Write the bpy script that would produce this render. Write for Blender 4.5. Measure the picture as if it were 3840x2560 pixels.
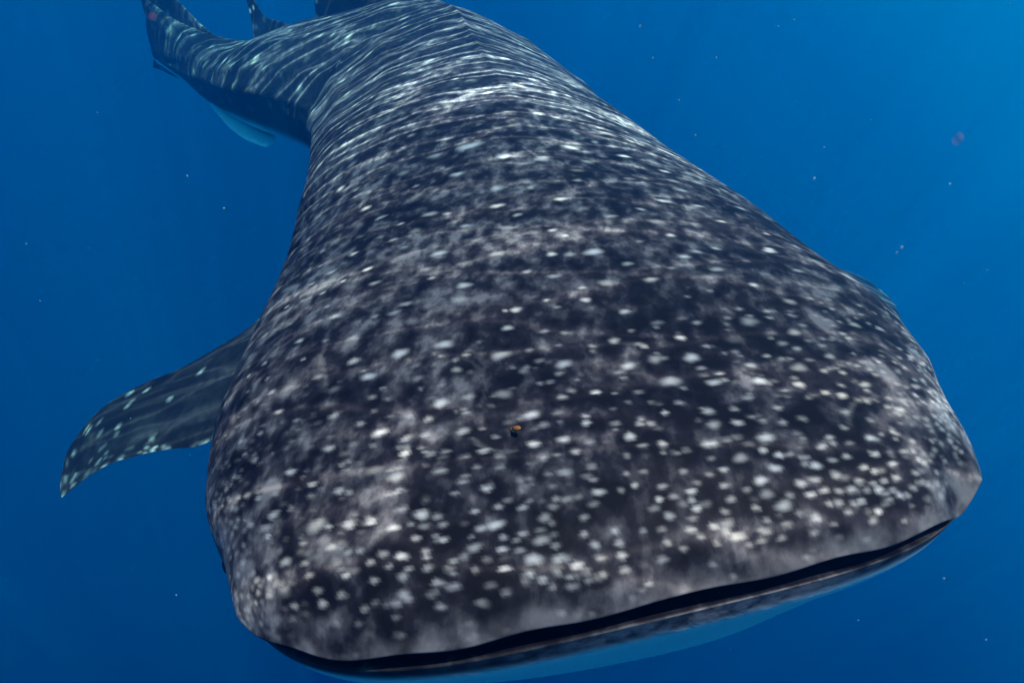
import bpy, math, random
import numpy as np
from mathutils import Vector
R = math.radians
scene = bpy.context.scene
for o in list(bpy.data.objects):
    bpy.data.objects.remove(o, do_unlink=True)
C = scene.collection
rng = np.random.default_rng(7)

# ------------------------------------------------------------------ camera, sky light, sun, exposure
CAM_PITCH = 28.0                      # degrees the camera looks down; the camera is the origin of the scene
cam = bpy.data.cameras.new('camera'); co = bpy.data.objects.new('camera', cam); C.objects.link(co)
cam.lens = 22; cam.sensor_width = 36; cam.clip_start = .05; cam.clip_end = 400
co.location = (0, 0, 0); co.rotation_euler = (R(90 - CAM_PITCH), 0, 0)
scene.camera = co

SUN_DIR = Vector((0.22, -0.3, 0.92)).normalized()          # towards the sun
sl = bpy.data.lights.new('sun', 'SUN'); sl.energy = 5.0; sl.angle = R(.2); sl.color = (1, .57, .57)
so = bpy.data.objects.new('sun', sl); C.objects.link(so); so.location = (3, -1, 9)
so.rotation_euler = SUN_DIR.to_track_quat('Z', 'Y').to_euler()

world = bpy.data.worlds.new('World'); scene.world = world; world.use_nodes = True
wn = world.node_tree; wn.nodes.clear()
def N(t, typ, **kw):
    n = t.nodes.new(typ)
    for k, v in kw.items():
        if k.startswith('_'): setattr(n, k[1:], v)
        else: n.inputs[k.replace('__', ' ')].default_value = v
    return n
def math_node(t, op, a, b=None, clamp=False):
    n = t.nodes.new('ShaderNodeMath'); n.operation = op; n.use_clamp = clamp
    for i, x in enumerate((a, b)):
        if x is None: continue
        if isinstance(x, (int, float)): n.inputs[i].default_value = x
        else: t.links.new(x, n.inputs[i])
    return n.outputs[0]
# light of the open sea by direction: deep navy below, blue to the sides, pale blue overhead, lifted towards the sun
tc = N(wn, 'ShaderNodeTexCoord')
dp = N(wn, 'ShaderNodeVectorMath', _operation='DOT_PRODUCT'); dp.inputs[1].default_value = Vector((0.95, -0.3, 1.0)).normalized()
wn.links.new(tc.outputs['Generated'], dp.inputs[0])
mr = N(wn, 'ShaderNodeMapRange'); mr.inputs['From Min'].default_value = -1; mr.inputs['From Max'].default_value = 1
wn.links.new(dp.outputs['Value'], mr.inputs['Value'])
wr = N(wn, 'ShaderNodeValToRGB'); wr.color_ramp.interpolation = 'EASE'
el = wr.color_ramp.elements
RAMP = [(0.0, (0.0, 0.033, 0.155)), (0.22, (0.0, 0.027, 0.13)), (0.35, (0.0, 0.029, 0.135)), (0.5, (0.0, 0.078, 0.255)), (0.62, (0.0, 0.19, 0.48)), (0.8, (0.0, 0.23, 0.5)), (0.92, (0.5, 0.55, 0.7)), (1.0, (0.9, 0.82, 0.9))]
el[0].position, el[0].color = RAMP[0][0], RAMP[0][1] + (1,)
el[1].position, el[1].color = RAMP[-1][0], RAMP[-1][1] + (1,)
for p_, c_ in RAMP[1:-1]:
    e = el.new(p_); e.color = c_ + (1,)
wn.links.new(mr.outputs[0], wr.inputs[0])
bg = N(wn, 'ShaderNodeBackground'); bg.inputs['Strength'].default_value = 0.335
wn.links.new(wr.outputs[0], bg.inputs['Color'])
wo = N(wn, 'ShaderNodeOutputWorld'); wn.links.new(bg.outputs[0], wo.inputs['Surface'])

vs = scene.view_settings
vs.view_transform = 'Standard'; vs.look = 'None'; vs.exposure = 1.4; vs.gamma = 1; vs.use_curve_mapping = False
scene.render.engine = 'CYCLES'
cy = scene.cycles
cy.use_denoising = True
try: cy.denoiser = 'OPENIMAGEDENOISE'
except Exception: pass
try: cy.denoising_prefilter = 'ACCURATE'
except Exception: pass
cy.max_bounces = 6; cy.diffuse_bounces = 3; cy.volume_bounces = 1; cy.transparent_max_bounces = 12

# ------------------------------------------------------------------ helpers
def link(o, parent=None):
    C.objects.link(o)
    if parent: o.parent = parent
    return o
def mesh_obj(name, V, F, mat, parent=None, smooth=True):
    V = np.asarray(V, np.float32); me = bpy.data.meshes.new(name)
    if isinstance(F, np.ndarray):
        me.vertices.add(len(V)); me.vertices.foreach_set('co', V.ravel())
        n = len(F); me.loops.add(n * 4); me.polygons.add(n)
        me.loops.foreach_set('vertex_index', F.ravel().astype(np.int32))
        me.polygons.foreach_set('loop_start', np.arange(0, n * 4, 4, dtype=np.int32))
        me.update(calc_edges=True); me.validate()
    else:
        me.from_pydata([tuple(v) for v in V], [], [tuple(f) for f in F]); me.update()
    me.polygons.foreach_set('use_smooth', [smooth] * len(me.polygons))
    me.materials.append(mat)
    return link(bpy.data.objects.new(name, me), parent)
def attr(o, name, vals):
    a = o.data.attributes.new(name, 'FLOAT', 'POINT'); a.data.foreach_set('value', np.asarray(vals, np.float32))
def tag(o, label=None, cat=None, group=None, kind=None):
    for k, v in (('label', label), ('category', cat), ('group', group), ('kind', kind)):
        if v: o[k] = v
    return o
def new_mat(name):
    m = bpy.data.materials.new(name); m.use_nodes = True; m.node_tree.nodes.clear(); return m, m.node_tree
def finish(t, shader, vol=None):
    o = t.nodes.new('ShaderNodeOutputMaterial')
    if shader is not None: t.links.new(shader, o.inputs['Surface'])
    if vol is not None: t.links.new(vol, o.inputs['Volume'])
def mix_col(t, fac, a, b):
    n = t.nodes.new('ShaderNodeMix'); n.data_type = 'RGBA'
    for sock, x in ((n.inputs[0], fac), (n.inputs[6], a), (n.inputs[7], b)):
        if isinstance(x, (int, float)): sock.default_value = x
        elif isinstance(x, tuple): sock.default_value = x + (1,)
        else: t.links.new(x, sock)
    return n.outputs[2]

# ------------------------------------------------------------------ the sea: surface overhead, and the water itself
SURF_Z = 1.25
m, t = new_mat('caustic_gobo_surface')  # unseen sheet: the caustic light is put into its transparency pattern
g = N(t, 'ShaderNodeTexCoord')
def caustic(scale, rot, seed, sharp, warp):
    mp = N(t, 'ShaderNodeMapping'); mp.inputs['Scale'].default_value = scale; mp.inputs['Rotation'].default_value = (0, 0, rot)
    mp.inputs['Location'].default_value = (seed, seed * .7, 0)
    t.links.new(g.outputs['Object'], mp.inputs['Vector'])
    nz = N(t, 'ShaderNodeTexNoise'); nz.inputs['Scale'].default_value = 1.3; nz.inputs['Detail'].default_value = 2
    t.links.new(mp.outputs[0], nz.inputs['Vector'])
    sub = N(t, 'ShaderNodeVectorMath', _operation='SUBTRACT'); t.links.new(nz.outputs['Color'], sub.inputs[0]); sub.inputs[1].default_value = (.5, .5, .5)
    sc = N(t, 'ShaderNodeVectorMath', _operation='SCALE'); t.links.new(sub.outputs[0], sc.inputs[0]); sc.inputs['Scale'].default_value = warp
    ad = N(t, 'ShaderNodeVectorMath', _operation='ADD'); t.links.new(mp.outputs[0], ad.inputs[0]); t.links.new(sc.outputs[0], ad.inputs[1])
    vo = N(t, 'ShaderNodeTexVoronoi', _feature='DISTANCE_TO_EDGE', _voronoi_dimensions='2D'); vo.inputs['Scale'].default_value = 1
    t.links.new(ad.outputs[0], vo.inputs['Vector'])
    e = math_node(t, 'MULTIPLY', vo.outputs['Distance'], -sharp)
    return math_node(t, 'EXPONENT', e)
c1 = caustic((2.0, 9.5, 1.0), R(8), 3.1, 22, 1.1)
mp2 = N(t, 'ShaderNodeMapping'); mp2.inputs['Scale'].default_value = (1.0, 6.0, 1.0); mp2.inputs['Rotation'].default_value = (0, 0, R(-6))
t.links.new(g.outputs['Object'], mp2.inputs['Vector'])
nw = N(t, 'ShaderNodeTexNoise'); nw.inputs['Scale'].default_value = 1; nw.inputs['Detail'].default_value = 2.5; nw.inputs['Distortion'].default_value = .5
t.links.new(mp2.outputs[0], nw.inputs['Vector'])
sn = math_node(t, 'ABSOLUTE', math_node(t, 'SINE', math_node(t, 'MULTIPLY', nw.outputs['Fac'], 10.0)))
c2 = math_node(t, 'EXPONENT', math_node(t, 'MULTIPLY', sn, -5.5))
lo = N(t, 'ShaderNodeTexNoise'); lo.inputs['Scale'].default_value = 1.7; lo.inputs['Detail'].default_value = 1
t.links.new(g.outputs['Object'], lo.inputs['Vector'])
# the caustic pattern is weakened towards -y, over the head
sp = N(t, 'ShaderNodeSeparateXYZ'); t.links.new(g.outputs['Object'], sp.inputs[0])
head_fade = N(t, 'ShaderNodeMapRange', _interpolation_type='SMOOTHSTEP'); t.links.new(sp.outputs['Y'], head_fade.inputs['Value'])
head_fade.inputs['From Min'].default_value = (-3.2, -2.0, 0.1)[0]; head_fade.inputs['From Max'].default_value = (-3.2, -2.0, 0.1)[1]
head_fade.inputs['To Min'].default_value = (-3.2, -2.0, 0.1)[2]; head_fade.inputs['To Max'].default_value = 1
far = N(t, 'ShaderNodeMapRange', _interpolation_type='SMOOTHSTEP'); t.links.new(sp.outputs['Y'], far.inputs['Value'])      # and weakened again over the tail
far.inputs['From Min'].default_value = -1.2; far.inputs['From Max'].default_value = .6; far.inputs['To Min'].default_value = 1; far.inputs['To Max'].default_value = .5
s12 = math_node(t, 'ADD', c1, math_node(t, 'MULTIPLY', c2, 1.))
lom = N(t, 'ShaderNodeMapRange'); t.links.new(lo.outputs['Fac'], lom.inputs['Value'])
lom.inputs['From Min'].default_value = .3; lom.inputs['From Max'].default_value = .7; lom.inputs['To Min'].default_value = .6; lom.inputs['To Max'].default_value = 1.25
amp = math_node(t, 'MULTIPLY', math_node(t, 'MULTIPLY', s12, lom.outputs[0]), math_node(t, 'MULTIPLY', head_fade.outputs[0], far.outputs[0]))
lev = math_node(t, 'ADD', math_node(t, 'MULTIPLY', amp, 5.8), 0.25)
cmb = N(t, 'ShaderNodeCombineColor')
for i in range(3): t.links.new(lev, cmb.inputs[i])
tr = N(t, 'ShaderNodeBsdfTransparent'); t.links.new(cmb.outputs[0], tr.inputs['Color'])
finish(t, tr.outputs[0])
n = 60; xs = np.linspace(-30, 30, n)
X, Y = np.meshgrid(xs, xs, indexing='ij')
Z = .03 * np.sin(X * 1.3 + .4 * Y) + .025 * np.sin(Y * 1.9 - .5 * X)
ii, jj = np.meshgrid(np.arange(n - 1), np.arange(n - 1), indexing='ij'); k0 = (ii * n + jj).ravel()
ws = mesh_obj('water_surface', np.stack([X, Y, Z], -1).reshape(-1, 3), np.stack([k0, k0 + n, k0 + n + 1, k0 + 1], -1), m)
ws.location = (0, 4, SURF_Z); tag(ws, 'unseen sea surface overhead, patterned to cast caustic light on the shark', kind='structure')

m, t = new_mat('blue_sea_water')
pv = N(t, 'ShaderNodeVolumePrincipled')
pv.inputs['Color'].default_value = (0.0, 0.083, 0.255) + (1,); pv.inputs['Absorption Color'].default_value = (0.0, 0.856, 0.966) + (1,)
pv.inputs['Density'].default_value = 0.3; pv.inputs['Anisotropy'].default_value = 0.6
finish(t, None, pv.outputs[0])
hx, hy0, hy1, hz0, hz1 = 11., -9., 16., -9., .98
hv = [(x, y, z) for x in (-hx, hx) for y in (hy0, hy1) for z in (hz0, hz1)]
hz = mesh_obj('haze', hv, [(0, 1, 3, 2), (4, 6, 7, 5), (0, 4, 5, 1), (2, 3, 7, 6), (0, 2, 6, 4), (1, 5, 7, 3)], m, smooth=False)
tag(hz, 'clear blue sea water that fades the shark towards its tail', kind='stuff')

# ------------------------------------------------------------------ the shark's skin material
def skin(name, belly=True):
    m, t = new_mat(name)
    def A(nm):
        a = t.nodes.new('ShaderNodeAttribute'); a.attribute_name = nm; return a.outputs['Fac']
    tcn = N(t, 'ShaderNodeTexCoord')
    n1 = N(t, 'ShaderNodeTexNoise'); n1.inputs['Scale'].default_value = 11; n1.inputs['Detail'].default_value = 6; n1.inputs['Roughness'].default_value = .62; n1.inputs['Distortion'].default_value = .6
    mp1 = N(t, 'ShaderNodeMapping'); mp1.inputs['Scale'].default_value = (1.05, .72, .85); t.links.new(tcn.outputs['Object'], mp1.inputs['Vector'])
    t.links.new(mp1.outputs[0], n1.inputs['Vector'])
    n2 = N(t, 'ShaderNodeTexNoise'); n2.inputs['Scale'].default_value = 34; n2.inputs['Detail'].default_value = 3.5; n2.inputs['Roughness'].default_value = .52
    mp = N(t, 'ShaderNodeMapping'); mp.inputs['Scale'].default_value = (1.05, .75, .85); t.links.new(tcn.outputs['Object'], mp.inputs['Vector'])
    t.links.new(mp.outputs[0], n2.inputs['Vector'])
    n3 = N(t, 'ShaderNodeTexNoise'); n3.inputs['Scale'].default_value = 3.2; n3.inputs['Detail'].default_value = 2
    t.links.new(tcn.outputs['Object'], n3.inputs['Vector'])
    # tone: broad pale / dark clouding plus fine mottling
    nsum = math_node(t, 'MULTIPLY', math_node(t, 'SUBTRACT', n1.outputs['Fac'], .5), 1.6)
    nsum = math_node(t, 'ADD', nsum, math_node(t, 'MULTIPLY', math_node(t, 'SUBTRACT', n2.outputs['Fac'], .5), 2.3))
    nsum = math_node(t, 'ADD', nsum, math_node(t, 'MULTIPLY', math_node(t, 'SUBTRACT', n3.outputs['Fac'], .5), 1.0))
    a = math_node(t, 'ADD', A('tone'), math_node(t, 'MULTIPLY', nsum, math_node(t, 'SUBTRACT', 1., A('plain'))), True)
    ramp = t.nodes.new('ShaderNodeValToRGB'); e = ramp.color_ramp.elements
    e[0].position, e[0].color = [(0.0, (0.011, 0.0098, 0.0155)), (0.34, (0.027, 0.024, 0.034)), (0.65, (0.092, 0.082, 0.094)), (1.0, (0.27, 0.245, 0.258))][0][0], [(0.0, (0.011, 0.0098, 0.0155)), (0.34, (0.027, 0.024, 0.034)), (0.65, (0.092, 0.082, 0.094)), (1.0, (0.27, 0.245, 0.258))][0][1] + (1,)
    e[1].position, e[1].color = [(0.0, (0.011, 0.0098, 0.0155)), (0.34, (0.027, 0.024, 0.034)), (0.65, (0.092, 0.082, 0.094)), (1.0, (0.27, 0.245, 0.258))][-1][0], [(0.0, (0.011, 0.0098, 0.0155)), (0.34, (0.027, 0.024, 0.034)), (0.65, (0.092, 0.082, 0.094)), (1.0, (0.27, 0.245, 0.258))][-1][1] + (1,)
    for p_, c_ in [(0.0, (0.011, 0.0098, 0.0155)), (0.34, (0.027, 0.024, 0.034)), (0.65, (0.092, 0.082, 0.094)), (1.0, (0.27, 0.245, 0.258))][1:-1]: q = e.new(p_); q.color = c_ + (1,)
    t.links.new(a, ramp.inputs[0])
    tint = N(t, 'ShaderNodeTexNoise'); tint.inputs['Scale'].default_value = 5
    t.links.new(tcn.outputs['Object'], tint.inputs['Vector'])
    tm = N(t, 'ShaderNodeMapRange'); tm.inputs['From Min'].default_value = .35; tm.inputs['From Max'].default_value = .7; t.links.new(tint.outputs['Fac'], tm.inputs['Value'])
    spc = mix_col(t, tm.outputs[0], (.88, .84, .85), (.90, .82, .74))
    # spots are not perfectly clean: fine noise breaks their edges
    sp_ = math_node(t, 'ADD', A('spot'), math_node(t, 'MULTIPLY', math_node(t, 'MULTIPLY', math_node(t, 'SUBTRACT', n2.outputs['Fac'], .5), A('spot')), .9), True)
    col = mix_col(t, sp_, ramp.outputs[0], spc)
    col = mix_col(t, A('belly'), col, (.88, .94, .93))
    bf = N(t, 'ShaderNodeMapRange'); bf.inputs['From Min'].default_value = .3; bf.inputs['From Max'].default_value = .62; bf.inputs['To Min'].default_value = .35; bf.inputs['To Max'].default_value = 1.2; t.links.new(n2.outputs['Fac'], bf.inputs['Value'])
    col = mix_col(t, math_node(t, 'MULTIPLY', A('band'), bf.outputs[0], True), col, (.30, .27, .285))
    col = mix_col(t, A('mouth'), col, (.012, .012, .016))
    bs = N(t, 'ShaderNodeBsdfPrincipled'); t.links.new(col, bs.inputs['Base Color'])
    bs.inputs['Roughness'].default_value = .6; bs.inputs['Specular IOR Level'].default_value = .12
    bp = N(t, 'ShaderNodeBump'); bp.inputs['Strength'].default_value = .25; bp.inputs['Distance'].default_value = .008
    t.links.new(n2.outputs['Fac'], bp.inputs['Height']); t.links.new(bp.outputs[0], bs.inputs['Normal'])
    finish(t, bs.outputs[0]); return m
SKIN = skin('spotted_shark_skin')

# ------------------------------------------------------------------ the shark's body: one continuous skin lofted along a curved spine
def pchip(x,y,xq):
    x=np.asarray(x,float);y=np.asarray(y,float)
    h=np.diff(x);d=np.diff(y)/h;m=np.zeros_like(y)
    m[0]=d[0];m[-1]=d[-1]
    for i in range(1,len(x)-1):
        if d[i-1]*d[i]>0:
            w1=2*h[i]+h[i-1];w2=h[i]+2*h[i-1]; m[i]=(w1+w2)/(w1/d[i-1]+w2/d[i])
    i=np.clip(np.searchsorted(x,xq)-1,0,len(x)-2);t=(xq-x[i])/h[i]
    return ((2*t**3-3*t**2+1)*y[i]+(t**3-2*t**2+t)*h[i]*m[i]+(-2*t**3+3*t**2)*y[i+1]+(t**3-t**2)*h[i]*m[i+1])
def spline(x,y,xq):     # natural cubic
    x=np.asarray(x,float);y=np.asarray(y,float);n=len(x);h=np.diff(x)
    A=np.eye(n);r=np.zeros(n)
    for i in range(1,n-1):
        A[i,i-1]=h[i-1];A[i,i]=2*(h[i-1]+h[i]);A[i,i+1]=h[i]
        r[i]=6*((y[i+1]-y[i])/h[i]-(y[i]-y[i-1])/h[i-1])
    M=np.linalg.solve(A,r)
    i=np.clip(np.searchsorted(x,xq)-1,0,n-2);a=x[i+1]-xq;b=xq-x[i];hh=h[i]
    return M[i]*a**3/(6*hh)+M[i+1]*b**3/(6*hh)+(y[i]/hh-M[i]*hh/6)*a+(y[i+1]/hh-M[i+1]*hh/6)*b
# s, x, y, z of the spine | s, half width, height above, depth below, squareness of the section
PS = np.array([[0.0, 0.1701, 0.4419, -0.5537],
  [0.5, 0.1044, 0.958, -0.6353],
  [1.0, 0.0428, 1.6477, -0.5892],
  [1.7, -0.1473, 2.7618, -0.5217],
  [2.4, -0.2856, 3.4245, -0.5186],
  [3.1, -0.5528, 3.8764, -0.5258],
  [3.8, -1.1859, 4.2019, -0.4403],
  [4.6, -1.8167, 4.6405, -0.4458],
  [5.4, -2.4145, 5.0819, -0.362],
  [5.9, -2.7622, 5.3787, -0.3078]])
RS = np.array([[0.0, 0.4861, 0.0175, 0.0185, 2.45],
  [0.03, 0.4991, 0.0647, 0.069, 2.45],
  [0.1, 0.5269, 0.1155, 0.1396, 2.5],
  [0.25, 0.5992, 0.1722, 0.3166, 2.5],
  [0.5, 0.6468, 0.2442, 0.652, 2.5],
  [1.0, 0.651, 0.2981, 0.8215, 2.4],
  [1.7, 0.693, 0.4046, 0.7516, 2.3],
  [2.4, 0.7535, 0.524, 0.6141, 2.2],
  [3.1, 0.7104, 0.5844, 0.4602, 2.1],
  [3.8, 0.5412, 0.3855, 0.3384, 2.0],
  [4.6, 0.3098, 0.245, 0.2474, 2.0],
  [5.4, 0.1056, 0.27, 0.143, 2.0],
  [5.9, 0.0351, 0.36, 0.0842, 2.0]])
PK = [(0, 2.45), (0.1, 2.5), (0.3, 2.4), (0.6, 2.1), (1.0, 1.65), (1.4, 1.42), (1.9, 1.3), (2.4, 1.38), (3.1, 1.5), (3.8, 1.65), (4.8, 1.9), (5.9, 2.0)]
PZ = [(0, 2.45), (0.1, 2.5), (0.3, 2.4), (0.6, 2.15), (1.0, 1.85), (1.4, 1.62), (1.9, 1.45), (2.4, 1.42), (3.1, 1.6), (3.8, 1.85), (4.8, 2.0), (5.9, 2.0)]
ROLL, BPOW = 0.1206, 4.831
JAW = 0.0166
BOW = [(0.0, 0.1527), (0.25, 0.1426), (0.6, 0.0932), (1.2, 0.042), (2.0, 0.0), (6.0, 0.0)]
def frame(sq):
    S=PS[:,0]; P=np.stack([spline(S,PS[:,k],sq) for k in (1,2,3)],-1)
    e=1e-3; T=np.stack([spline(S,PS[:,k],sq+e)-spline(S,PS[:,k],sq-e) for k in (1,2,3)],-1)
    T/=np.linalg.norm(T,axis=-1,keepdims=True)          # points to the tail
    X=np.cross(T,[0,0,1.]);X/=np.linalg.norm(X,axis=-1,keepdims=True)   # shark's left = image right
    U=np.cross(X,T)
    return P,T,X,U
def body(sq,v):
    """sq, v arrays (broadcast): point on the skin; v=0 shark's left side, pi/2 the back, pi right, 3pi/2 belly"""
    sq,v=np.broadcast_arrays(sq,v)
    P,T,X,U=frame(sq.ravel());sh=sq.shape
    P,T,X,U=[a.reshape(sh+(3,)) for a in (P,T,X,U)]
    k=(1-np.clip(sq/1.2,0,1)**2)[...,None]; cr,sr=np.cos(ROLL*k),np.sin(ROLL*k)
    X,U=X*cr+U*sr,U*cr-X*sr
    S=RS[:,0]
    w,ht,hb,n=[pchip(S,RS[:,k],sq.ravel()).reshape(sh) for k in (1,2,3,4)]
    cv,sv=np.cos(v),np.sin(v)
    pk=np.interp(sq,[q[0] for q in PK],[q[1] for q in PK])
    nx=np.where(sv>0,pk,n); nz=np.where(sv>0,np.interp(sq,[q[0] for q in PZ],[q[1] for q in PZ]),n)
    a=np.sign(cv)*np.abs(cv)**(2/nx); b=np.sign(sv)*np.abs(sv)**(2/nz)
    x=w*a; z=np.where(b>0,ht,hb)*b
    bow=pchip([q[0] for q in BOW],[q[1] for q in BOW],sq.ravel()).reshape(sh)
    jaw=np.interp(sq,[0,.16,.6,9],[JAW,JAW*.8,0,0])*np.clip(-b*3,0,1)
    return P+T*jaw[...,None]+X*x[...,None]+U*z[...,None]+T*(bow*np.abs(a)**BPOW)[...,None]

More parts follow.
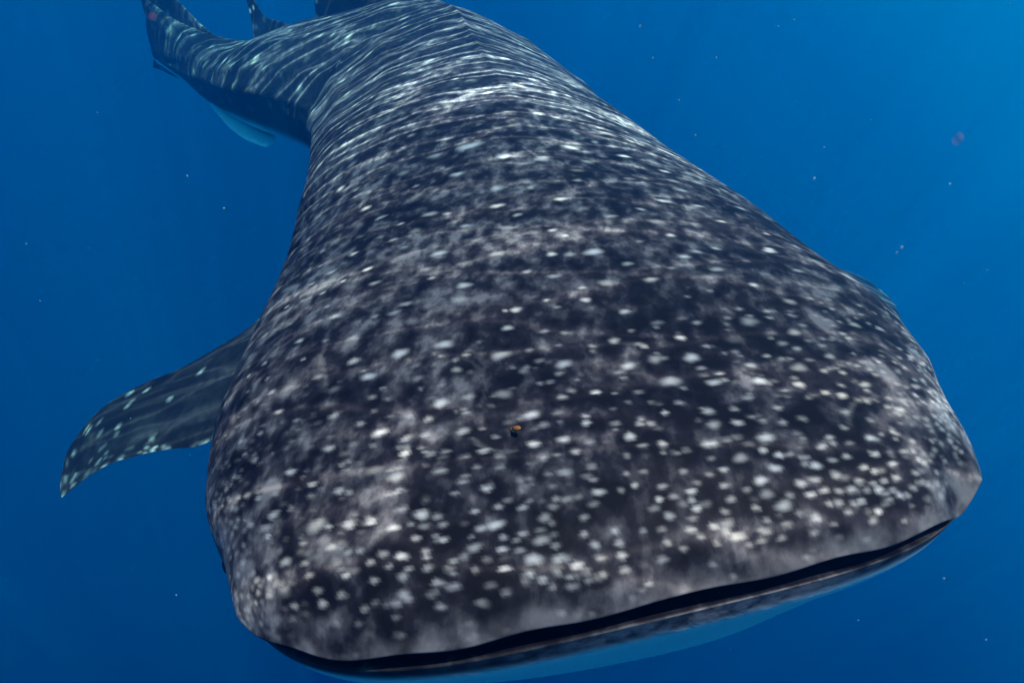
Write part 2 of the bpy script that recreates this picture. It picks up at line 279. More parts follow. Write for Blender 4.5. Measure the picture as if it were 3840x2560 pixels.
# where each pale spot of this animal sits: distance from the mouth (m), angle round the body (rad), radius (mm), brightness (%)
SPOTS = """1.011,1.86,26,100;0.944,1.707,19,90;0.908,1.893,17,80;0.831,1.732,17,70;0.912,2.061,12,50;0.892,2.267,14,85;0.834,2.171,13,80;0.784,1.958,15,60;0.772,1.894,9,50;0.769,1.725,15,70;0.719,1.822,11,85;0.725,1.656,11,80
0.779,2.064,7,60;0.738,1.994,14,40;0.789,2.234,10,40;0.756,2.132,11,40;0.727,2.07,11,40;0.69,2.013,9,50;0.645,1.887,14,100;0.605,1.714,14,55;0.792,2.419,9,70;0.73,2.229,12,80;0.651,2.126,11,90;0.694,2.301,10,80
0.736,2.386,7,50;1.244,2.188,24,50;1.135,2.132,14,50;1.013,2.012,17,50;0.951,1.965,10,50;0.569,1.889,9,60;0.533,1.635,8,60;1.044,2.487,18,50;0.815,1.603,12,70;0.978,1.341,21,75;0.963,1.128,16,80;1.018,1.21,13,60
0.921,1.51,19,75;0.914,1.319,13,50;0.817,1.027,13,75;0.76,1.148,14,75;0.715,1.263,11,75;0.686,1.379,14,65;0.76,1.504,15,75;0.829,1.41,12,40;0.85,1.202,13,45;0.86,1.016,16,55;0.881,0.889,11,50;0.751,1.03,14,70
0.898,0.716,15,70;0.782,0.801,15,70;0.692,0.999,9,60;0.661,0.847,9,70;0.573,1.131,9,65;0.589,0.925,11,75;0.616,1.239,9,65;0.537,1.254,10,85;0.556,1.204,10,60;0.571,1.478,15,95;0.577,1.575,11,80;0.655,1.559,9,75
0.632,1.531,8,65;0.523,1.413,11,60;0.57,1.537,10,50;0.594,1.346,8,50;0.507,1.578,9,50;0.472,1.486,11,60;0.465,1.383,9,50;0.488,1.194,13,65;0.527,1.071,8,25;0.498,1.313,8,50;1.055,1.269,9,40;0.907,1.006,14,55
1.009,0.945,12,50;0.718,0.601,7,50;0.681,2.389,8,85;0.626,2.29,7,70;0.597,2.076,9,60;0.635,2.485,6,80;0.631,2.391,7,50;0.57,2.233,8,65;0.64,2.213,8,50;0.564,2.396,6,65;0.528,2.179,9,75;0.492,2.294,9,95
0.467,2.183,6,50;0.454,2.088,8,60;0.495,2.034,9,50;0.508,1.947,11,60;0.396,2.073,11,60;0.384,1.942,13,80;0.381,1.831,12,100;0.353,2.026,12,85;0.437,2.25,6,60;0.47,2.445,8,65;0.457,2.532,6,65;0.423,2.398,5,60
0.385,2.183,8,40;0.385,2.361,7,65;0.336,2.32,7,60;0.294,2.124,9,60;0.266,2.051,7,55;0.24,2.003,11,85;0.218,1.944,7,65;0.267,1.851,11,90;0.347,2.126,10,30;0.323,1.897,8,40;0.307,2.247,6,45;0.304,2.395,6,55
0.302,2.504,7,60;0.298,1.974,6,35;0.243,1.884,9,45;0.256,1.927,7,45;0.413,2.503,5,40;0.382,2.446,4,40;0.49,1.976,11,50;0.523,1.792,14,85;0.508,1.581,9,60;0.469,1.488,11,60;0.464,1.539,7,75;0.429,1.541,9,95
0.387,1.479,10,90;0.443,1.604,5,60;0.43,1.667,8,75;0.432,1.69,5,50;0.39,1.689,8,70;0.357,1.587,7,40;0.324,1.524,10,65;0.302,1.478,7,70;0.35,1.427,8,35;0.309,1.399,9,90;0.264,1.4,12,90;0.272,1.47,11,55
0.267,1.52,9,70;0.293,1.602,11,75;0.333,1.711,11,65;0.308,1.639,6,45;0.309,1.562,6,40;0.223,1.463,13,65;0.208,1.384,10,65;0.228,1.574,7,75;0.214,1.524,7,40;0.231,1.62,7,50;0.263,1.632,6,45;0.258,1.719,11,45
0.294,1.671,9,35;0.17,1.499,6,75;0.16,1.423,8,65;0.178,1.6,8,80;0.144,1.562,8,90;0.16,1.642,10,65;0.21,1.68,12,75;0.208,1.818,10,65;0.189,1.665,7,50;0.157,1.528,8,45;0.168,1.57,6,40;0.339,1.344,8,50
0.138,1.425,8,60;0.465,1.384,9,50;0.408,1.327,5,45;0.323,1.806,8,60;0.34,1.486,5,50;0.266,1.79,9,55;0.483,1.797,13,60;0.419,1.262,6,50;1.242,5.191,14,40;0.421,1.587,4,40;0.58,0.933,11,80;0.433,1.127,9,75
0.353,1.151,7,70;0.335,1.158,4,50;0.378,1.059,11,50;0.336,1.085,5,40;0.295,1.119,10,55;0.33,1.219,13,50;0.232,1.063,8,50;0.271,0.953,5,55;0.308,0.886,10,55;0.275,1.009,3,40;0.198,1.285,10,95;0.232,1.285,8,60
0.247,1.234,5,60;0.256,1.143,8,55;0.181,1.195,8,65;0.165,1.001,7,55;0.161,1.137,7,60;0.152,1.092,8,65;0.202,1.107,8,50;0.215,1.17,11,45;0.194,1.054,5,55;0.136,1.023,6,50;0.113,0.913,8,65;0.124,1.106,6,60
0.147,1.276,6,65;0.171,1.33,7,55;0.186,0.903,6,45;0.19,0.782,6,40;0.222,0.869,6,35;0.205,0.992,4,50;0.387,0.909,7,50;0.389,0.978,7,40;0.499,0.912,12,60;0.296,0.771,10,60;0.323,0.984,4,40;0.147,0.768,8,40
0.127,0.875,7,40;0.156,1.189,6,40;0.21,1.359,4,50;0.156,1.37,6,55;0.271,1.173,10,40;0.237,2.144,7,65;0.195,1.955,8,80;0.214,2.278,7,95;0.183,2.219,6,65;0.203,2.117,6,50;0.163,1.993,11,65;0.155,1.891,7,60
0.18,2.038,10,45;0.182,1.866,6,45;0.163,2.147,7,75;0.157,2.122,5,50;0.15,2.392,8,100;0.183,2.436,5,60;0.183,2.355,4,50;0.204,2.686,4,50;0.178,2.603,5,60;0.121,2.249,11,60;0.117,2.211,5,60;0.114,2.15,8,85
0.111,2.088,7,85;0.098,2.035,6,75;0.105,1.961,9,100;0.073,1.933,6,75;0.081,1.992,4,60;0.067,2.039,7,90;0.091,2.22,6,75;0.102,2.308,4,50;0.119,2.448,6,70;0.078,2.323,4,60;0.082,2.401,9,65;0.065,2.497,5,85
0.061,2.581,7,60;0.059,2.199,6,75;0.05,2.125,5,60;0.048,2.05,6,55;0.067,2.121,5,45;0.081,2.14,4,50;0.082,2.175,6,45;0.051,1.988,4,50;0.066,1.979,4,40;0.048,2.301,4,50;0.042,2.232,5,50;0.038,1.973,5,60
0.035,2.063,6,45;0.273,2.475,5,50;0.255,2.42,7,50;0.232,2.517,6,40;0.166,2.236,6,45;0.037,2.299,5,70;0.044,2.515,5,50;0.153,2.316,3,40;0.144,2.63,4,50;0.111,2.617,3,50;0.112,2.717,4,45;0.117,2,6,50
0.14,2.003,5,40;0.064,2.32,4,40;0.039,2.691,4,50;0.046,2.593,3,55;0.162,1.694,8,70;0.169,1.789,7,70;0.976,5.045,25,90;0.125,1.525,7,65;0.113,1.45,8,65;0.139,1.631,8,55;0.115,1.66,9,60;0.115,1.616,7,50
0.914,5.091,17,75;0.083,1.574,5,75;0.084,1.62,6,80;0.117,1.809,6,80;0.133,1.852,5,55;0.148,1.814,5,40;0.087,1.69,6,55;0.084,1.652,6,35;0.076,1.549,6,50;0.065,1.511,6,75;0.064,1.558,5,80;0.821,5.074,14,65
0.064,1.539,4,50;0.057,1.515,6,60;0.788,5.111,14,75;0.049,1.512,5,90;0.799,5.001,17,65;0.048,1.553,6,60;0.838,4.983,12,50;0.073,1.634,6,40;0.071,1.721,7,55;0.063,1.656,6,50;0.046,1.618,6,70;0.049,1.665,6,60
0.061,1.772,5,60;0.086,1.754,3,60;0.093,1.798,3,60;0.052,1.741,7,65;0.052,1.82,5,80;0.039,1.654,7,65;0.036,1.617,5,60;0.721,5.001,11,60;0.029,1.565,5,50;0.034,1.531,4,70;0.033,1.495,5,70;0.641,5.269,13,60
0.039,1.566,5,40;0.027,1.619,5,65;0.67,4.984,15,60;0.039,1.767,9,90;0.035,1.721,7,75;0.028,1.694,6,80;0.029,1.653,5,45;0.037,1.827,5,80;0.029,1.783,6,75;0.024,1.763,6,80;0.022,1.712,6,60;0.026,1.732,4,50
0.019,1.657,5,50;0.019,1.62,6,45;0.059,1.874,7,60;0.041,1.887,4,40;0.048,1.787,5,50;0.075,1.817,7,95;0.094,1.847,5,70;0.062,1.81,5,55;0.075,1.847,6,65;0.045,1.72,6,45;0.022,1.838,5,50;0.02,1.895,5,45
0.033,1.939,5,60;0.023,1.549,4,55;0.02,1.572,4,50;0.087,1.512,6,45;0.095,1.458,5,40;0.111,1.494,4,40;0.128,1.552,5,40;0.119,1.571,5,45;0.096,1.563,5,40;0.081,1.59,3,45;0.102,1.688,5,35;0.108,1.743,6,30
0.017,1.713,6,50;0.019,1.748,6,45;0.018,1.683,5,45;0.028,1.52,4,40;0.042,1.523,5,45;0.072,1.497,5,35;0.028,1.868,3,35;0.047,1.856,4,35;0.099,1.621,6,50;0.135,1.378,7,80;0.108,1.334,9,90;0.131,1.323,3,55
0.124,1.281,6,55;0.094,1.187,5,70;0.103,1.135,5,55;0.084,1.072,6,80;0.065,1.08,5,80;0.086,0.986,5,55;0.093,1.353,6,70;0.084,1.323,7,80;0.066,1.251,7,95;0.071,1.343,8,80;0.089,1.404,8,60;0.08,1.444,5,75
0.069,1.164,4,65;0.068,1.205,4,50;0.084,1.219,5,50;0.061,0.982,4,40;0.049,0.939,6,60;0.052,1.039,5,50;0.055,1.129,4,60;0.049,1.102,4,60;0.038,0.973,5,50;0.039,1.045,5,55;0.044,1.156,5,60;0.053,1.21,6,50
0.062,1.382,8,85;0.052,1.301,8,60;0.064,1.454,4,65;0.056,1.415,6,50;0.049,1.379,7,50;0.044,1.333,5,45;0.041,1.288,6,70;0.042,1.253,3,50;0.039,1.218,3,50;0.038,1.185,6,60;0.033,1.109,6,85;0.025,1.052,6,75
0.028,1.168,6,65;0.024,1.088,5,50;0.031,1.252,5,45;0.037,1.353,9,70;0.04,1.409,6,70;0.051,1.45,6,65;0.023,1.213,4,50;0.024,1.293,6,65;0.019,1.127,6,75;0.029,1.326,6,40;0.029,1.395,4,50;0.024,1.359,4,45
0.024,1.411,5,50;0.017,1.375,5,45;0.018,1.416,5,45;0.016,1.305,5,50;0.042,1.468,5,50;0.023,1.46,7,65;0.033,1.469,7,50;0.063,0.839,5,50;0.038,0.806,5,55;0.032,0.879,5,50;0.026,0.942,5,50;0.027,1.001,4,50
0.02,0.839,4,50;0.035,1.143,3,50;0.039,1.085,4,50;0.039,1.118,4,50;0.037,0.684,5,70;0.125,1.106,6,50;0.054,0.723,7,50;0.09,0.74,6,45;0.071,0.739,6,45;0.069,0.928,3,35;0.049,0.87,4,35;0.099,1.254,5,45
0.077,1.276,6,45;0.115,1.393,4,35;0.083,1.14,3,40;0.096,0.853,6,30;0.03,1.069,3,50;0.125,1.23,8,50;0.035,2.408,5,55;0.036,2.301,5,65;0.029,2.173,5,50;0.022,1.984,6,60;0.019,1.894,5,45;0.035,2.062,6,55
0.049,2.306,5,50;0.043,2.231,6,50;0.044,2.523,5,45;0.033,1.943,6,60;0.039,1.978,5,65;0.024,2.432,5,40;0.023,2.518,5,40;0.049,2.051,7,60;0.021,2.275,4,35;0.028,1.865,4,40;0.022,1.839,5,55;0.046,1.94,4,35
0.021,2.096,4,35;0.022,2.608,6,40"""
PATCHES = [(0.092,1.859,0.021,0.082,0.5), (0.107,2.069,0.022,0.047,0.35), (0.116,1.385,0.039,0.091,0.4), (0.071,1.324,0.023,0.098,0.3), (0.267,1.833,0.033,0.084,0.35), (0.246,2.315,0.096,0.079,0.3), (0.692,2.384,0.173,0.098,0.25), (0.671,2.211,0.078,0.121,0.25), (0.613,1.587,0.097,0.094,0.25), (0.811,1.563,0.111,0.074,0.35), (0.955,1.637,0.136,0.094,0.3), (0.48,1.794,0.073,0.03,0.35), (0.03,1.729,0.025,0.082,0.4), (0.019,1.214,0.023,0.059,0.5), (0.603,4.96,1.749,1.725,0.35), (0.218,1.267,0.047,0.068,0.25), (0.051,2.564,0.038,0.047,0.3), (0.552,1.206,0.089,0.047,0.2), (0.379,1.864,0.04,0.068,0.25), (0.418,1.555,0.054,0.053,0.2), (0.066,0.802,0.063,0.045,0.3), (0.759,1.189,0.101,0.142,0.2), (0.589,0.621,0.217,0.198,0.2), (0.579,1.712,0.076,0.071,-0.4), (0.602,2.048,0.082,0.068,-0.4), (0.267,2.001,0.058,0.057,-0.45), (0.062,1.96,0.027,0.075,-0.45), (0.057,2.249,0.027,0.053,-0.4), (0.371,1.417,0.063,0.052,-0.5), (0.109,1.506,0.037,0.059,-0.4), (0.194,1.508,0.04,0.054,-0.4), (0.061,1.617,0.029,0.056,-0.35), (0.543,1.019,0.084,0.054,-0.45), (0.246,0.982,0.094,0.101,-0.3), (0.081,0.996,0.062,0.046,-0.4), (0.175,1.843,0.034,0.054,-0.35), (0.786,2.018,0.086,0.132,-0.3), (0.895,1.332,0.113,0.083,-0.3), (0.481,1.493,0.052,0.07,-0.3), (0.298,1.266,0.062,0.074,-0.35), (0.397,1.657,0.062,0.079,-0.35), (0.274,1.695,0.034,0.059,-0.35), (0.03,1.842,0.025,0.036,-0.4), (0.779,0.914,0.109,0.136,-0.3)]


def smooth(a, b, x):
    k = np.clip((x - a) / (b - a), 0, 1); return k * k * (3 - 2 * k)
def skin_point(s, v):
    """body() plus the ridges along the back and flanks, the gill slits and the nostril notches"""
    P = body(s, v)
    return P
# rings: close together at the lip, wider towards the tail
us = [0.]
while us[-1] < 6.0:
    s_ = us[-1]; us.append(s_ + (.0012 if s_ < .02 else .0022 if s_ < .1 else .0038 if s_ < .8 else .0055 if s_ < 2 else .0085 if s_ < 3.2 else .014))
us = np.array(us); us[-1] = 6.0
nt, nb = 440, 130                                            # points over the back (closest along its midline), under the belly
hb_ = (np.pi / 2 + .35) * (np.arange(1, nt // 2 + 1) / (nt // 2)) ** 1.45
vv = np.concatenate([np.pi / 2 - hb_[::-1], [np.pi / 2], np.pi / 2 + hb_, np.linspace(np.pi + .35, 2 * np.pi - .35, nb + 1)[1:-1]])
nv = len(vv)
VV, UU = np.meshgrid(vv, us)
PT = body(np.minimum(UU, 5.9), VV)
# rounded tail end
_, T5, _, _ = frame(np.array([5.9])); ctr = frame(np.array([5.9]))[0][0]
cap = np.clip((UU - 5.9) / .1, 0, 1)[..., None]
PT = ctr + (PT - ctr) * np.where(cap > 0, np.sqrt(np.clip(1 - cap ** 2, 0, 1)), 1) + T5[0] * (cap * .1)
# outward normals for relief
du = np.gradient(PT, axis=0); dv = np.roll(PT, -1, 1) - np.roll(PT, 1, 1)
NRM = np.cross(du, dv); NRM /= np.linalg.norm(NRM, axis=-1, keepdims=True) + 1e-9
if (NRM[400, nt // 2] @ np.array([0, 0, 1.])) < 0: NRM = -NRM
w_here = pchip(RS[:, 0], RS[:, 1], np.minimum(us, 5.9))[:, None]
lat = (VV - np.pi / 2)                                        # angle from the back's midline
disp = .008 * smooth(.9, 2.2, UU) * np.exp(-(lat * w_here / .05) ** 2)             # crest along the midline
for a_, h_ in ((.72, .008), (1.10, .009), (1.42, .007)):                            # flank ridges
    for sg in (-1, 1):
        disp = disp + h_ * smooth(1.1, 2.2, UU) * (1 - smooth(4.6, 5.4, UU)) * np.exp(-((lat - sg * (a_ + .06 * np.sin(UU * 2))) * w_here / .05) ** 2)
for k in range(5):                                            # gill slits
    s0 = .80 + .085 * k
    for sg in (-1, 1):
        edge = np.exp(-((UU - s0 - .10 * np.abs(lat)) / .008) ** 2) * smooth(1.05, 1.2, lat * sg) * (1 - smooth(1.75, 1.9, lat * sg))
        disp = disp - .010 * edge
# muscle and skin unevenness
disp = disp + .004 * np.sin(UU * 9 + 2 * np.sin(VV * 3)) * np.sin(VV * 7 + UU * 2) * smooth(.2, .8, UU)
# upper lip: lifted at the two nostrils, gently wavy along its edge
xr = np.cos(VV)
lip = np.exp(-(UU / .035) ** 2) * (np.sin(VV) > 0)
PT = PT + NRM * disp[..., None]
up = .012 * np.exp(-((xr - .80) / .05) ** 2) - .007 * np.exp(-((xr - .70) / .05) ** 2) + .003 * np.exp(-((xr + .80) / .06) ** 2) + .003 * np.sin(xr * 23 + 1)
PT[..., 2] += lip * up * np.clip(np.sin(VV) * 4, 0, 1)

# --- colour fields on the skin
spot = np.zeros(PT.shape[:2]); tone = np.full(PT.shape[:2], 0.455)
def add_spot(s, v, r, b, stretch=1., ring=False):
    i0, i1 = np.searchsorted(us, (s - 3.5 * r - .02, s + 3.5 * r + .02))
    ww = max(.05, float(pchip(RS[:, 0], RS[:, 1], np.array([min(s, 5.9)]))[0]))
    c = body(np.array([min(s, 5.9)]), np.array([v]))[0]
    dvv = np.abs((vv - v + np.pi) % (2 * np.pi) - np.pi); j = np.where(dvv < min(3, 5 * r / ww * 2.2 + .15))[0]
    if len(j) == 0 or i1 <= i0: return
    blk = PT[i0:i1, j] - c
    e_ = body(np.array([min(s, 5.9)] * 2), np.array([v - .01, v + .01])); e_ = (e_[1] - e_[0]) / np.linalg.norm(e_[1] - e_[0])
    ph = rng.uniform(0, 6.28, 3); e2_ = np.cross(e_, [.3, .2, .9])
    x_ = blk @ e_; q2 = np.maximum((blk ** 2).sum(-1) - x_ ** 2, 0)
    st = stretch if stretch != 1. else rng.uniform(1.25, 1.75)          # spots are a little longer across the back than along it
    ang = np.arctan2(np.sign(blk @ T0_) * np.sqrt(q2), x_)
    d = np.sqrt((x_ / st) ** 2 + q2) / r * (1 +   .10 * np.sin(2 * ang + ph[0]) + .07 * np.sin(3 * ang + ph[1]) + .05 * np.sin(5 * ang + ph[2]))
    f = b * (1 - smooth(0.1, 1.3, d))
    spot[i0:i1, j] = np.maximum(spot[i0:i1, j], f)
    # a faint pale halo
    if ring: tone[i0:i1, j] -= .24 * np.exp(-((d - 1.6) / 1.5) ** 2)      # many spots sit in a dark patch
    else: tone[i0:i1, j] += .15 * b * np.exp(-(d / 1.9) ** 2)
T0_ = frame(np.array([1.]))[1][0]
traced = []
for row in SPOTS.split():
    for q in row.split(';'):
        s, v, r, b = map(float, q.split(',')); traced.append((s, v, r, b))
        add_spot(s, v, max(.004, r / 1000 * .71 * rng.uniform(.85, 1.15) * (1 if s < 1.2 else .75)), min(1, (b / 100) ** 1.4 * 1.25), ring=rng.random() < .42)
# the spots one sees less clearly: filled in wherever none of the above is near
tp = np.array([(body(np.array([a[0]]), np.array([a[1]]))[0]) for a in traced])
placed = list(tp)
cand = 0
for k in range(5200):
    s = rng.uniform(0.02, 5.8); v = rng.uniform(-.25, np.pi + .25)
    c = body(np.array([s]), np.array([v]))[0]
    gap = np.interp(s, [0, .15, .5, 1.2, 2.4, 5], [.030, .036, .055, .075, .10, .13])
    if np.min(np.linalg.norm(np.array(placed) - c, axis=1)) < gap * rng.uniform(.85, 1.5): continue
    placed.append(c)
    rr = np.interp(s, [0, .15, .6, 1.5, 3, 5.5], [.0055, .007, .011, .014, .022, .026]) * rng.uniform(.6, 1.2)
    add_spot(s, v, rr, rng.uniform(.08, .32) if s < 1.6 else rng.uniform(.05, .26))
# very small freckles on the snout
for k in range(900):
    s = rng.uniform(.004, .5) ** 1.4; v = rng.uniform(.05, np.pi - .05)
    add_spot(s, v, rng.uniform(.003, .0048), rng.uniform(.12, .5) if v < 2.1 else rng.uniform(.06, .25))
for k in range(420):                                         # and crowded at the corners of the snout
    s = rng.uniform(.003, .30) ** 1.2; v = rng.uniform(0, .75) ** 1.2
    add_spot(s, v if k % 3 else np.pi - v, rng.uniform(.003, .0055), rng.uniform(.15, .6))
# faint healed scratches: thin pale curves
for k in range(34):
    s, v = rng.uniform(.12, 1.5), rng.uniform(.5, np.pi - .4); a_ = rng.uniform(0, 6.28); b_ = rng.uniform(.06, .2); ca = rng.uniform(-.22, .22)
    for i in range(int(rng.uniform(8, 26))):
        add_spot(s, v, .0034, b_ * (1 - .4 * rng.random()), 1.2)
        s += .0052 * math.cos(a_); v += .0052 * math.sin(a_) / .75; a_ += ca * .5
        if s < .05: break
for (s, v, ls, lv, a) in PATCHES:
    c = body(np.array([s]), np.array([v]))[0]
    i0, i1 = np.searchsorted(us, (s - 3 * max(ls, lv), s + 3 * max(ls, lv)))
    blk = PT[i0:i1] - c; al = blk @ T0_; q2 = np.maximum((blk ** 2).sum(-1) - al ** 2, 0)
    tone[i0:i1] += a * (.27 if a > 0 else .55) * np.exp(-(al / ls) ** 2 - q2 / lv ** 2)
tone -= .10 * smooth(1.0, 2.1, UU)
# pale unspotted band along the upper lip
band = (1 - smooth(.001, .013, UU + .003 * np.sin(VV * 9) + .002 * np.sin(VV * 31) + .0015 * np.sin(VV * 83))) * (1 - .85 * smooth(.80, .95, np.abs(np.cos(VV)))) * (np.sin(VV) > 0)
band = band * np.clip(.50 + .24 * np.cos(VV) + .13 * np.sin(VV * 47 + np.sin(VV * 9)) + .13 * np.sin(VV * 21 + 1) + .08 * np.sin(VV * 95), 0, .9)  # streaks, plus sunlight painted in: paler towards the shark's left
spot *= 1 - .6 * (1 - smooth(.001, .006, UU)) * (np.sin(VV) > 0)
bel = np.clip(np.maximum(smooth(np.pi + .42, np.pi + .75, VV) * (VV < 1.5 * np.pi) + (1 - smooth(2 * np.pi - .75, 2 * np.pi - .42, VV)) * (VV >= 1.5 * np.pi), 0), 0, 1) * (VV > np.pi)
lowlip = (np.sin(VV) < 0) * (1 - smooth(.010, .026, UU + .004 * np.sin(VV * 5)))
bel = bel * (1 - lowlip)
tone += .35 * lowlip * np.exp(-((np.cos(VV) - .10) / .36) ** 2)  # paler patch painted where the lower lip catches the light
# --- the mouth: rings that turn in at the lips and run back inside
TT, UPV = frame(us)[1], frame(us)[3]
P0, T0, X0, U0 = [a[0] for a in frame(np.array([0.]))]
ring0 = PT[0]
inner = []
for k, (back, grow, shr) in enumerate(((.004, .96, .998), (.012, .98, .995), (.03, 1.15, .985), (.08, 1.7, .95), (.18, 2.6, .86), (.30, 3., .7), (.36, 1.2, .4))):
    d = ring0 - P0
    x = d @ X0; z = d @ U0; tt = d @ T0
    inner.append(P0 + np.outer(x * shr, X0) + np.outer(z * grow, U0) + np.outer(tt * (.98 if k < 5 else .6) + back, T0))
inner = np.array(inner[::-1]); ni = len(inner)
ALL = np.concatenate([inner, PT]); nr = len(ALL)
pad = lambda f, v0: np.concatenate([np.full((ni, nv), v0), f])
xl = np.cos(VV)
lip_shade = lowlip * np.clip(.75 - .75 * np.exp(-((xl - .10) / .36) ** 2), 0, 1)  # shade painted into the lower lip, left open at the lit patch
mouthf = pad(lip_shade, 1.); mouthf[ni - 1] = .2; mouthf[ni - 2] = .6
i_, j_ = np.meshgrid(np.arange(nr - 1), np.arange(nv), indexing='ij'); j2 = (j_ + 1) % nv
F = np.stack([i_ * nv + j_, (i_ + 1) * nv + j_, (i_ + 1) * nv + j2, i_ * nv + j2], -1).reshape(-1, 4)
root = bpy.data.objects.new('whale_shark', None); C.objects.link(root)
tag(root, 'huge dark whale shark covered in white spots swimming head-on with its mouth slightly open', 'whale shark')
bodyo = mesh_obj('body', ALL.reshape(-1, 3), F, SKIN, root)
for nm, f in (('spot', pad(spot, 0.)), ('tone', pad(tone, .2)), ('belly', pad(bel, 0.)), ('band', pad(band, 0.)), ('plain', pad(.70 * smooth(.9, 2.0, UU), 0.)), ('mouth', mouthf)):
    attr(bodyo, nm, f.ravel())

# ------------------------------------------------------------------ fins
def fin(name, rootpts, lead, trail, thick, spots=70, rr=(.010, .02), pale=0., pale_under=True, tone0=.38, nrm=None, bend=0., label=None, blotch=10):
    """lead / trail: 3-D polylines from the root to the tip (shared last point); an aerofoil section with a rounded leading edge"""
    lead = np.array(lead, float); trail = np.array(trail, float)
    def res(p, n):
        d = np.r_[0, np.cumsum(np.linalg.norm(np.diff(p, axis=0), axis=1))]; d /= d[-1]
        q = np.linspace(0, 1, n)
        return np.stack([pchip(d, p[:, k], q) for k in range(3)], -1)
    ns, ncd = 70, 36
    L, Tn = res(lead, ns), res(trail, ns)
    if nrm is None:
        nv_ = np.cross(L[0] - Tn[0], L[-1] - Tn[0]); nrm = nv_ / np.linalg.norm(nv_)
    nrm = np.array(nrm, float)
    q = (1 - np.cos(np.linspace(0, np.pi, ncd))) / 2
    prof = 1.2 * (1.4845 * np.sqrt(q) - .63 * q - 1.758 * q ** 2 + 1.4215 * q ** 3 - .518 * q ** 4)
    V = []
    sp = np.linspace(0, 1, ns)
    ch = np.linalg.norm(L - Tn, axis=1)
    for sgn, order in ((1, slice(None)), (-1, slice(-2, 0, -1))):
        mid = L[:, None] * (1 - q[None, :, None]) + Tn[:, None] * q[None, :, None]
        th = thick * ch[:, None] * prof[None] * (1 - .35 * sp[:, None])
        mid = mid + nrm * (sgn * th + bend * (sp[:, None] ** 2))[..., None]
        V.append(mid[:, order])
    V = np.concatenate(V, 1); nc = V.shape[1]
    i_, j_ = np.meshgrid(np.arange(ns - 1), np.arange(nc), indexing='ij'); j2 = (j_ + 1) % nc
    F = np.stack([i_ * nc + j_, i_ * nc + j2, (i_ + 1) * nc + j2, (i_ + 1) * nc + j_], -1).reshape(-1, 4)
    o = mesh_obj(name, V.reshape(-1, 3), F, SKIN, root)
    # subdivide once for the spot pattern
    P = V.reshape(-1, 3); s_ = np.zeros(len(P)); t_ = np.full(len(P), tone0)
    for k in range(blotch):
        c = P[rng.integers(len(P))]; d = np.linalg.norm(P - c, axis=1) / rng.uniform(.06, .16); t_ += rng.uniform(-.35, .32) * np.exp(-d ** 2)
    for k in range(spots):
        c = P[rng.integers(len(P))]; r = rng.uniform(*rr); d = np.linalg.norm(P - c, axis=1) / r
        s_ = np.maximum(s_, rng.uniform(.15, .7) * (1 - smooth(.2, 1.25, d)))
    up_ = (np.arange(len(P)) % nc) < ncd
    if nrm[2] < 0: up_ = ~up_
    b_ = np.full(len(P), pale) if not pale_under else np.where(up_, pale, max(pale, .5))
    for nm, f in (('spot', s_), ('tone', t_), ('belly', b_), ('mouth', np.zeros(len(P))), ('plain', np.full(len(P), .85))): attr(o, nm, f)
    if label: o['label'] = label
    return o

pec_lead = [[-0.609, 2.572, -0.637], [-0.896, 1.99, -0.976], [-1.046, 1.953, -1.066], [-1.196, 1.941, -1.147], [-1.34, 1.963, -1.214], [-1.468, 1.962, -1.281], [-1.541, 1.932, -1.328], [-1.576, 1.88, -1.364], [-1.589, 1.813, -1.392], [-1.551, 1.693, -1.412], [-1.514, 1.621, -1.417], [-1.475, 1.57, -1.413]]
pec_trail = [[-0.434, 1.821, -0.794], [-0.92, 1.507, -1.148], [-1.041, 1.548, -1.197], [-1.116, 1.574, -1.227], [-1.228, 1.604, -1.275], [-1.318, 1.62, -1.316], [-1.396, 1.61, -1.359], [-1.444, 1.585, -1.393], [-1.475, 1.57, -1.413]]
fin('pectoral_fin', None, pec_lead, pec_trail, .10, 190, (.007, .016), tone0=.35, bend=0., blotch=16)
fin('pectoral_fin', None, [[0.352, 2.757, -0.64], [1.329, 2.897, -1.073], [1.668, 3.11, -1.205], [1.925, 3.174, -1.316], [1.991, 3.05, -1.359], [1.925, 2.799, -1.356], [1.874, 2.682, -1.346]], [[0.461, 1.952, -0.777], [1.014, 1.898, -1.036], [1.32, 2.165, -1.147], [1.629, 2.435, -1.26], [1.77, 2.571, -1.31], [1.874, 2.682, -1.346]], .10, 24, (.010, .02), tone0=.22, bend=0.)
mir = lambda pts: [list(np.array(p_) - 2 * ((np.array(p_) - Pm) @ Xm) * Xm) for p_ in pts]
pel_lead = [[-2.119, 4.816, -0.54], [-2.08, 4.585, -0.565], [-2.033, 4.487, -0.581], [-1.9, 4.278, -0.62], [-1.732, 4.042, -0.668], [-1.574, 3.888, -0.708], [-1.471, 3.843, -0.73], [-1.451, 3.955, -0.726]]
pel_trail = [[-1.937, 4.686, -0.583], [-1.782, 4.451, -0.629], [-1.647, 4.3, -0.664], [-1.553, 4.198, -0.689], [-1.493, 4.09, -0.708], [-1.451, 3.955, -0.726]]
fin('pelvic_fin', None, pel_lead, pel_trail, .06, 6, (.01, .02), pale=1., label='pale turquoise pelvic fin below the tail')
Pm, Tm, Xm, Um = [a[0] for a in frame(np.array([4.4]))]
fin('pelvic_fin', None, mir(pel_lead), mir(pel_trail), .06, 6, (.01, .02), pale=1.)
def crest(s, h, back=0.):
    """a point h above the back's midline at s, or beyond the tail's end"""
    e = max(0., s - 5.9); Pq, Tq, Xq, Uq = [a[0] for a in frame(np.array([min(s, 5.9)]))]
    top = body(np.array([min(s, 5.9)]), np.array([np.pi / 2]))[0]
    return top + Tq * e + np.array([0, 0, h])
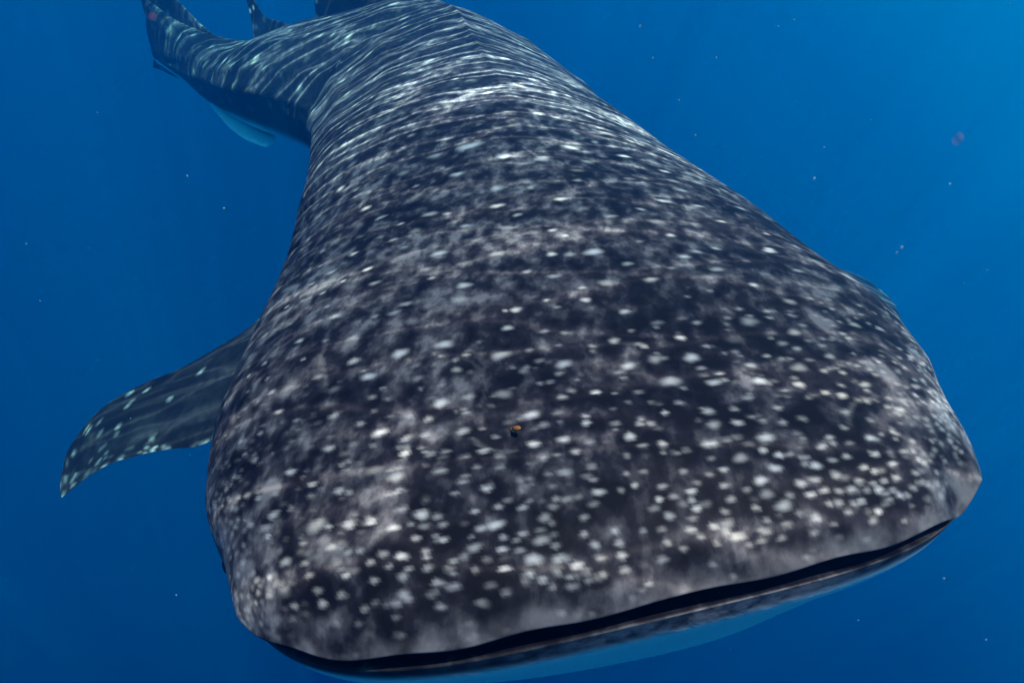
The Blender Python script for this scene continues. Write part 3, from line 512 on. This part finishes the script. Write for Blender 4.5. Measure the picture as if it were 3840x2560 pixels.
def keel(s, h):
    e = max(0., s - 5.9); Pq, Tq, Xq, Uq = [a[0] for a in frame(np.array([min(s, 5.9)]))]
    return body(np.array([min(s, 5.9)]), np.array([1.5 * np.pi]))[0] + Tq * e - np.array([0, 0, h])
def side(s): return frame(np.array([min(s, 5.9)]))[2][0]
fin('dorsal_fin', None, [crest(3.15, -.08), crest(3.25, .02), crest(3.42, .20), crest(3.60, .38), crest(3.78, .50), crest(3.88, .53)],
    [crest(3.84, -.06), crest(3.80, .03), crest(3.80, .2), crest(3.82, .36), crest(3.85, .47), crest(3.88, .53)], .05, 14, (.012, .025), nrm=side(3.5), pale_under=False, tone0=.26)
fin('dorsal_fin', None, [crest(3.95, -.05), crest(4.05, .03), crest(4.22, .10), crest(4.33, .22), crest(4.42, .34), crest(4.47, .40)],
    [crest(4.46, -.05), crest(4.42, .02), crest(4.41, .12), crest(4.43, .24), crest(4.45, .34), crest(4.47, .40)], .05, 10, (.012, .025), nrm=side(4.2), pale_under=False, tone0=.26)
fin('caudal_fin', None, [crest(4.75, -.10), crest(4.95, .0), crest(5.1, .045), crest(5.3, .12), crest(5.5, .20), crest(5.85, .36), crest(6.3, .62), crest(6.6, .80)],
    [crest(5.93, -.42), crest(5.98, -.28), crest(6.02, -.14), crest(6.05, .06), crest(6.2, .31), crest(6.45, .62), crest(6.6, .80)], .035, 40, (.012, .03), nrm=side(5.9), pale_under=False, tone0=.42)
fin('caudal_fin', None, [keel(5.2, -.07), keel(5.45, .0), keel(5.7, .03), keel(5.95, .045), keel(6.08, .05)],
    [keel(5.9, -.14), keel(5.98, -.08), keel(6.02, -.02), keel(6.06, .02), keel(6.08, .05)], .05, 6, (.01, .02), nrm=side(5.9), pale_under=False)

# ------------------------------------------------------------------ eyes and nasal barbels
me_, t = new_mat('shark_eye')
bs = N(t, 'ShaderNodeBsdfPrincipled'); bs.inputs['Base Color'].default_value = (.012, .012, .014, 1); bs.inputs['Roughness'].default_value = .12
finish(t, bs.outputs[0])
def ball(name, c, r, mat, parent=None, sc=(1, 1, 1), nu=14, nw=10):
    V = [(c[0] + r * sc[0] * math.sin(math.pi * i / nw) * math.cos(2 * math.pi * j / nu), c[1] + r * sc[1] * math.sin(math.pi * i / nw) * math.sin(2 * math.pi * j / nu), c[2] + r * sc[2] * math.cos(math.pi * i / nw)) for i in range(nw + 1) for j in range(nu)]
    F = [(i * nu + j, (i + 1) * nu + j, (i + 1) * nu + (j + 1) % nu, i * nu + (j + 1) % nu) for i in range(nw) for j in range(nu)]
    return mesh_obj(name, V, F, mat, parent)
def plain_attrs(o, tone_=.35, belly_=0., mouth_=0.):
    n_ = len(o.data.vertices)
    for nm, f in (('spot', 0), ('tone', tone_), ('belly', belly_), ('mouth', mouth_)): attr(o, nm, np.full(n_, f))
for v_ in (0., np.pi):
    c = body(np.array([.135]), np.array([v_]))[0]
    out = c - frame(np.array([.135]))[0][0]; out /= np.linalg.norm(out)
    lid = ball('eyelid', c - out * .022, .019, SKIN, root, (1, 1.15, .9)); plain_attrs(lid, .05, 0., .8)
    ball('eye', c - out * .017, .0145, me_, root)
for v_ in (.62, np.pi - .62):
    c = body(np.array([.004]), np.array([v_]))[0]
    b = ball('nasal_barbel', c + np.array([0, .008, -.004]), .007, SKIN, root, (1.1, .7, 1.25)); plain_attrs(b, .5)

# ------------------------------------------------------------------ small drifting life in the water
def speck_mat(name, col, alpha):
    m, t = new_mat(name)
    d = N(t, 'ShaderNodeBsdfPrincipled'); d.inputs['Base Color'].default_value = col + (1,); d.inputs['Roughness'].default_value = .7
    tr = N(t, 'ShaderNodeBsdfTransparent'); mx = N(t, 'ShaderNodeMixShader')
    fr = N(t, 'ShaderNodeLayerWeight'); fr.inputs['Blend'].default_value = .5
    f = math_node(t, 'MULTIPLY', math_node(t, 'POWER', math_node(t, 'SUBTRACT', 1., fr.outputs['Facing']), 1.6), alpha, True)
    t.links.new(f, mx.inputs[0]); t.links.new(tr.outputs[0], mx.inputs[1]); t.links.new(d.outputs[0], mx.inputs[2])
    finish(t, mx.outputs[0]); return m
PALE = speck_mat('pale_plankton', (.40, .70, .82), .42)
PINK = speck_mat('pink_plankton', (.75, .34, .42), .15)
def lump(name, c, r, mat, seed):
    q = np.random.default_rng(seed)
    o = ball(name, (0, 0, 0), r, mat, None, tuple(q.uniform(.7, 1.3, 3)), 10, 7)
    o.location = c; return o
for i, (x, y, z, r) in enumerate([(-0.515,0.820,-0.114,0.0011), (-0.654,1.397,-0.400,0.0027), (-0.407,0.790,-0.185,0.0013), (-0.853,1.033,-0.466,0.0015), (-0.730,0.943,-1.125,0.0017), (0.736,1.053,-0.260,0.0019), (0.245,1.192,-0.076,0.0021), (0.279,1.527,-0.034,0.0033), (0.312,1.047,-0.066,0.0019), (0.599,1.492,-0.021,0.0020), (0.437,0.669,-0.236,0.0017), (0.736,0.907,-0.357,0.0015), (0.750,1.546,-0.294,0.0029), (0.543,1.130,-0.269,0.0025), (0.502,0.513,-0.584,0.0015), (0.574,0.699,-0.894,0.0013), (0.452,0.844,-1.169,0.0031), (0.672,0.585,-0.789,0.0018), (0.284,1.005,-0.173,0.0021), (1.074,1.534,0.010,0.0019), (0.616,1.620,-0.036,0.0029), (0.808,1.248,-0.452,0.0030), (0.290,1.155,-0.140,0.0024), (0.855,1.564,-0.234,0.0019), (-1.137,1.401,-0.486,0.0024), (-0.690,0.934,-0.654,0.0015), (0.960,1.231,-0.514,0.0020)]):
    tag(lump('plankton_speck', (x, y, z), r, PALE, i), 'tiny pale plankton speck drifting in the open blue water', 'plankton', 'pale plankton specks drifting around the shark')
tag(lump('plankton_speck', (0.570, 0.828, -0.147), 0.0075, PINK, 91), 'blurred pink plankton speck floating alone in the open water above the snout', 'plankton')
tag(lump('plankton_speck', (-0.459, 0.901, -0.009), 0.0060, PINK, 92), 'blurred pink plankton speck floating beside the tail fin', 'plankton')
om, t = new_mat('orange_fish')
bs = N(t, 'ShaderNodeBsdfPrincipled'); bs.inputs['Base Color'].default_value = (.62, .22, .05, 1); bs.inputs['Roughness'].default_value = .4
finish(t, bs.outputs[0])
of = ball('tiny_fish', (0, 0, 0), 1., om, None, (.0042, .0095, .0036), 12, 9)
V_ = np.array([v.co for v in of.data.vertices]); V_[:, 0] *= 1 - .5 * (V_[:, 1] > .004); of.data.vertices.foreach_set('co', V_.ravel().astype(np.float32))
of.location = (0.005, 0.624, -0.452); of.rotation_euler = (R(-35), 0, R(38))
tf = mesh_obj('tail', [(0, .008, 0), (0, .0145, .004), (0, .0145, -.004), (.0007, .011, 0), (-.0007, .011, 0)], [(0, 3, 1), (0, 1, 4), (0, 2, 3), (0, 4, 2), (1, 3, 2), (1, 2, 4)], om, of)
tag(of, 'tiny orange fish hovering over the middle of the spotted head', 'fish')
# finer floating matter, too small to count
V, F = [], []
tet = np.array([(1, 1, 1), (1, -1, -1), (-1, 1, -1), (-1, -1, 1)]) * .6
for k in range(900):
    c = rng.uniform((-6, .5, -5), (6, 9, 1.0)); n0 = len(V)
    dd = np.linalg.norm(c); r = .0005 * dd * rng.uniform(.5, 1.1)
    V += list(c + tet * r); F += [(n0, n0 + 1, n0 + 2), (n0, n0 + 3, n0 + 1), (n0, n0 + 2, n0 + 3), (n0 + 1, n0 + 3, n0 + 2)]
ms = mesh_obj('marine_snow', V, F, PALE)
tag(ms, 'fine pale particles floating throughout the water', kind='stuff')
